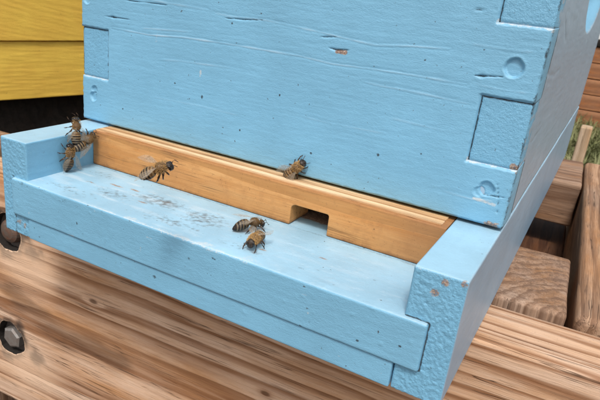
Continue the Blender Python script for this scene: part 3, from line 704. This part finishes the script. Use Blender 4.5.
tag(st, "short pale wooden stake standing between the stand and the grass", "stake")
rng = np.random.default_rng(3)
N = 9000
gx = rng.uniform(-20, 75, N); gy = rng.uniform(200, 297, N); L = rng.uniform(6, 17, N); an = rng.uniform(0, 6.283, N); ln = rng.uniform(.15, .9, N); wd = rng.uniform(.25, 1.0, N)
dx, dy = np.cos(an), np.sin(an); b0 = np.stack([gx, gy, np.full(N, GZ - .2)], -1)
sidev = np.stack([-dy, dx, np.zeros(N)], -1) * wd[:, None] * .5
mid = b0 + np.stack([dx * ln * L * .35, dy * ln * L * .35, L * .6], -1); tip = b0 + np.stack([dx * ln * L, dy * ln * L, L * (1 - .35 * ln)], -1)
GV = np.stack([b0 - sidev, b0 + sidev, mid + sidev * .9, mid - sidev * .9, tip], 1).reshape(-1, 3)
base_i = np.arange(N)[:, None] * 5
GF = (base_i + np.array([0, 1, 2, 3])).tolist() + (base_i + np.array([3, 2, 4])).tolist()
def grass_mat():
    k = Nodes("grass_blades"); i = k.n("ShaderNodeTexCoord"); n = k.noise(i.outputs["Object"], 14, 3)
    return k.fin(k.ramp(n, [(.3, (.06, .075, .025)), (.55, (.17, .175, .07)), (.75, (.33, .29, .16))]), .6, None, .3)
tag(mesh_obj("grass", GV, GF, grass_mat(), None, False), "short green grass growing before the plank bed", "grass", kind='stuff')

# ------------------------------------------------------------------ bees
def bee_mat(name):
    k = Nodes(name); a = k.n("ShaderNodeAttribute", attribute_name="wear"); n = k.noise(k.coord(), 40, 3, .6)
    c = k.mix(k.math('MULTIPLY', n, .5), a.outputs["Color"], (.02, .012, .008))
    return k.fin(c, .42, k.bump(n, .5, .02), .4)
def plain(name, col, rough, spec=.4):
    k = Nodes(name); n = k.noise(k.coord(), 30, 2); return k.fin(k.mix(n, tuple(c * .7 for c in col), tuple(min(1, c * 1.3) for c in col)), rough, None, spec)
M['bee'] = bee_mat("bee_body"); M['bee_leg'] = plain("bee_leg_chitin", (.055, .028, .014), .35); M['bee_eye'] = plain("bee_eye", (.012, .009, .008), .18, .6)
M['bee_hair'] = plain("bee_hair", (.46, .27, .10), .7)
def wing_mat():
    k = Nodes("bee_wing_membrane"); tr = k.n("ShaderNodeBsdfTransparent"); mx = k.n("ShaderNodeMixShader")
    v = k.n("ShaderNodeTexVoronoi", feature='DISTANCE_TO_EDGE'); k.l(k.coord((1, 2.2, 1)), v.inputs["Vector"]); v.inputs["Scale"].default_value = 9
    vein = k.ramp(v.outputs["Distance"], [(.02, 1.0), (.06, 0.0)])
    k.fin(k.mix(vein, (.52, .44, .34), (.10, .06, .03)), .25, None, .6)
    k.l(k.math('ADD', .26, k.math('MULTIPLY', vein, .35)), mx.inputs[0]); k.l(tr.outputs[0], mx.inputs[1]); k.l(k.b.outputs[0], mx.inputs[2]); k.l(mx.outputs[0], k.out.inputs[0])
    return k.m
M['bee_wing'] = wing_mat()
def tube(pts, rad, n=6):
    pts = [Vector(p) for p in pts]; V = []; F = []
    for i, p in enumerate(pts):
        t = (pts[min(i + 1, len(pts) - 1)] - pts[max(i - 1, 0)]).normalized(); a = t.orthogonal().normalized(); b = t.cross(a)
        for j in range(n):
            an = j * 2 * math.pi / n; V.append(tuple(p + (a * math.cos(an) + b * math.sin(an)) * rad[i]))
    for i in range(len(pts) - 1):
        for j in range(n): F.append((i * n + j, i * n + (j + 1) % n, (i + 1) * n + (j + 1) % n, (i + 1) * n + j))
    F.append(tuple(range(n))[::-1]); F.append(tuple(range(len(V) - n, len(V))))
    return V, F
def bee_body(droop):
    # stations along the body: x, half width, half height, height of the centre
    prof = [(.735, .01, .01, .30), (.72, .07, .09, .30), (.68, .135, .16, .31), (.62, .175, .185, .33), (.56, .16, .175, .35), (.515, .085, .10, .37), (.48, .08, .09, .38),
            (.44, .15, .15, .39), (.37, .205, .20, .40), (.27, .225, .22, .41), (.17, .215, .21, .41), (.09, .16, .165, .40), (.045, .07, .08, .38), (.01, .06, .07, .37),
            (-.03, .13, .13, .37)]
    ab = [(-.10, .195), (-.20, .232), (-.30, .245), (-.40, .240), (-.50, .215), (-.60, .172), (-.68, .115), (-.735, .06), (-.77, .01)]
    for x, r in ab: prof.append((x, r, r * .93, .37 - droop * (max(0, -x - .05))**1.5))
    xs = np.array([q[0] for q in prof])[::-1]; dense = np.unique(np.concatenate([np.linspace(-.77, .735, 96), xs]))
    I = lambda c: np.interp(dense, xs, np.array([q[c] for q in prof])[::-1])
    hw, hh, hz = I(1), I(2), I(3)
    seg = np.zeros_like(dense)                                  # overlapping abdominal plates
    A = dense < -.03; ph = ((-dense - .05) / .128) % 1.0; seg[A] = .012 * (1 - ph[A])
    hw = hw + np.where(hw > .05, seg, 0); hh = hh + np.where(hh > .05, seg, 0)
    n = 22; th = np.arange(n) * 2 * np.pi / n
    V = np.stack([np.repeat(dense, n), (hw[:, None] * np.cos(th)).ravel(), (hz[:, None] + hh[:, None] * np.sin(th)).ravel()], -1)
    F = [(i * n + j, i * n + (j + 1) % n, (i + 1) * n + (j + 1) % n, (i + 1) * n + j) for i in range(len(dense) - 1) for j in range(n)]
    F.append(tuple(range(n))[::-1]); F.append(tuple(range(len(V) - n, len(V))))
    C = np.zeros((len(dense), n, 3)); top = np.sin(th)
    for i, x in enumerate(dense):
        if x > .5: c = np.array((.05, .032, .02))
        elif x > .02: c = np.array((.22, .12, .045))
        else:
            p = ((-x - .05) / .128) % 1.0; k = int((-x - .05) / .128)
            pale = np.array((.52, .34, .16)) if k < 3 else np.array((.45, .33, .20)); darkc = np.array((.035, .02, .013)) if k > 0 else np.array((.22, .10, .03))
            c = darkc + (pale - darkc) * float(sstep(.42, .25, p)); 
            if x < -.66: c = np.array((.03, .018, .012))
        C[i] = c
    return V, F, C.reshape(-1, 3) * .72
def bee(label, flying=False, droop=.15, seed=0, wing=0):
    rj = random.Random(seed); J = lambda a: rj.uniform(-a, a)
    t = thing("honey_bee", label, "bee", (0, 0, 0), 0, "honey bees at the hive entrance")
    V, F, C = bee_body(droop); mesh_obj("body", V, F, M['bee'], t, True, C)
    for s in (-1, 1):
        bm = bmesh.new(); bmesh.ops.create_uvsphere(bm, u_segments=12, v_segments=8, radius=1, matrix=Matrix.Translation((.63, s * .135, .355)) @ Matrix.Rotation(R(12 * s), 4, 'X') @ Matrix.Diagonal((.075, .055, .115, 1)))
        mesh_obj("eye", [tuple(v.co) for v in bm.verts], [tuple(v.index for v in f.verts) for f in bm.faces], M['bee_eye'], t); bm.free()
        V, F = tube([(.70, s * .05, .36), (.79, s * (.12 + J(.03)), .43), (.85, s * (.16 + J(.05)), .38 + J(.05)), (.92, s * (.19 + J(.06)), .28 + J(.06))], [.015, .013, .015, .011]); mesh_obj("antenna", V, F, M['bee_leg'], t)
        if not flying:
            legs = [[(.38, s * .12, .25), (.47, s * .30, .28), (.58, s * .42, .12), (.66, s * .47, .012)], [(.24, s * .14, .24), (.24, s * .36, .30), (.20, s * .52, .12), (.20, s * .62, .012)],
                    [(.12, s * .13, .24), (.0, s * .34, .32), (-.16, s * .46, .14), (-.30, s * .52, .012)]]
        else:
            legs = [[(.38, s * .12, .25), (.44, s * .24, .16), (.42, s * .26, .04), (.36, s * .26, -.06)], [(.24, s * .14, .24), (.20, s * .28, .12), (.10, s * .30, -.04), (.02, s * .30, -.16)],
                    [(.12, s * .13, .24), (.0, s * .26, .12), (-.14, s * .28, -.04), (-.30, s * .27, -.18)]]
        for q, pts in enumerate(legs):
            fx, fy = J(.10), J(.07)
            pts = [(px + fx * (i > 0) * i / 3, (py - s * .17 * i / 3) + s * fy * i / 3, pz) for i, (px, py, pz) in enumerate(pts)]
            hi_ = 1.35 if q == 2 else 1.0
            V, F = tube(pts, [.030, .034 * hi_, .028 * hi_, .010]); mesh_obj("leg", V, F, M['bee_leg'], t)
        for nm, (L, w_, ang, root, lift) in dict(forewing=(1.0, .30, (14 + wing + J(6) if not flying else 30), (.22, s * .14, .60), .02), hindwing=(.68, .20, (24 + wing + J(6) if not flying else 44), (.12, s * .14, .585), -.01)).items():
            if flying: lift += .12
            n = 14; up = []; lo_ = []
            for i in range(n + 1):
                f = i / n; up.append((f * L, w_ * .35 * math.sin(math.pi * f**.8))); lo_.append((f * L, -w_ * .75 * math.sin(math.pi * min(1, f**1.25 * .97 + .015))))
            poly = up + lo_[::-1][1:-1]; V = []
            ca, sa = math.cos(R(180 - ang)), math.sin(R(180 - ang)) * s
            for a, b in poly:
                V.append((root[0] + a * ca - b * sa * s * s * (1) , root[1] + a * sa + b * ca * (1 if s > 0 else 1), root[2] + lift * a + .012 * math.sin(a * 9) - (.05 * a if not flying else 0)))
            mesh_obj(nm, V, [tuple(range(len(V)))], M['bee_wing'], t, False)
    # fur
    r_ = random.Random(seed + 50); V = []; F = []
    for i in range(900):
        x = r_.uniform(.06, .60) if r_.random() < .78 else r_.uniform(-.42, .0); an = r_.uniform(-.7, math.pi + .7)
        rad = (.20 if .1 < x < .45 else .155) if x > .02 else .20; hz = .40 if x > .02 else .36 
        nrm = Vector((r_.uniform(-.5, .3), math.cos(an), math.sin(an))); p = Vector((x, math.cos(an) * rad, hz + math.sin(an) * rad)); sd_ = nrm.cross(Vector((1, 0, .3))).normalized() * .007
        L = r_.uniform(.05, .10) if x > .02 else r_.uniform(.04, .07); k = len(V); V += [tuple(p - sd_), tuple(p + sd_), tuple(p + nrm.normalized() * L)]; F.append((k, k + 1, k + 2))
    tag(mesh_obj("fur", V, F, M['bee_hair'], t, False), kind='stuff')
    return t
def pose(o, pos, f, up, sc):
    f = Vector(f).normalized(); up = Vector(up); up = (up - f * up.dot(f)).normalized(); sdv = up.cross(f)
    mt = Matrix((( f.x, sdv.x, up.x, 0), (f.y, sdv.y, up.y, 0), (f.z, sdv.z, up.z, 0), (0, 0, 0, 1)))
    o.matrix_world = Matrix.Translation(Vector(pos) * S) @ mt @ Matrix.Diagonal((sc, sc, sc, 1))
CAM = Vector((25.2076, -23.5964, 8.4157))
def darker(o, f):                          # a bee with a darker body of its own
    for ch in o.children:
        if ch.name.startswith('body'):
            ch.data = ch.data.copy(); at_ = ch.data.color_attributes['wear']; n = len(ch.data.vertices); c = np.zeros(n * 4, np.float32); at_.data.foreach_get('color', c)
            c = c.reshape(n, 4); x = np.zeros(n * 3, np.float32); ch.data.vertices.foreach_get('co', x); x = x.reshape(n, 3)[:, 0]
            c[:, :3] *= np.where(x < 0, f, .8)[:, None]; at_.data.foreach_set('color', c.ravel())
    return o
pose(bee("brown furry bee on the landing board with its head towards the front edge", False, .25, 1, 10), (14.2, -4.05, ZL), (.16, -1, 0), (0, 0, 1), .98)
pose(darker(bee("darker striped bee on the landing board, its head behind the other bee there", False, .40, 2, 16), .6), (13.15, -2.95, ZL), (.72, .9, 0), (0, 0, 1), .98)
pose(bee("bee climbing from the entrance strip onto the blue hive front", False, .3, 3, 4), (13.70, .0, .44), (.70, 0, .72), (0, -1, 0), .98)
pose(bee("furry bee climbing over the top edge of the left rail", False, .15, 4, 22), (RW + .02, -2.55, .18), (-.12, .12, 1), (1, 0, 0), 1.0)
pose(bee("brightly striped bee on the left rail's inner face, nearest the entrance strip", False, .1, 5, 8), (RW, -2.0, -.50), (0, .95, .36), (1, -.15, .1), 1.12)
pose(darker(bee("bee with a dark back end hanging lowest on the left rail's inner face", False, .35, 6, 14), .32), (RW, -3.0, -1.13), (.0, .10, 1), (1, 0, 0), 1.02)
P0 = Vector((6.95, -1.4, -.90)); pose(bee("striped bee hovering over the left half of the honey coloured entrance strip", True, .12, 7), CAM + (P0 - CAM) * .72 + Vector((-.05, 0, -.30)), (.88, .32, .48), (-.10, -.62, .8), .94)
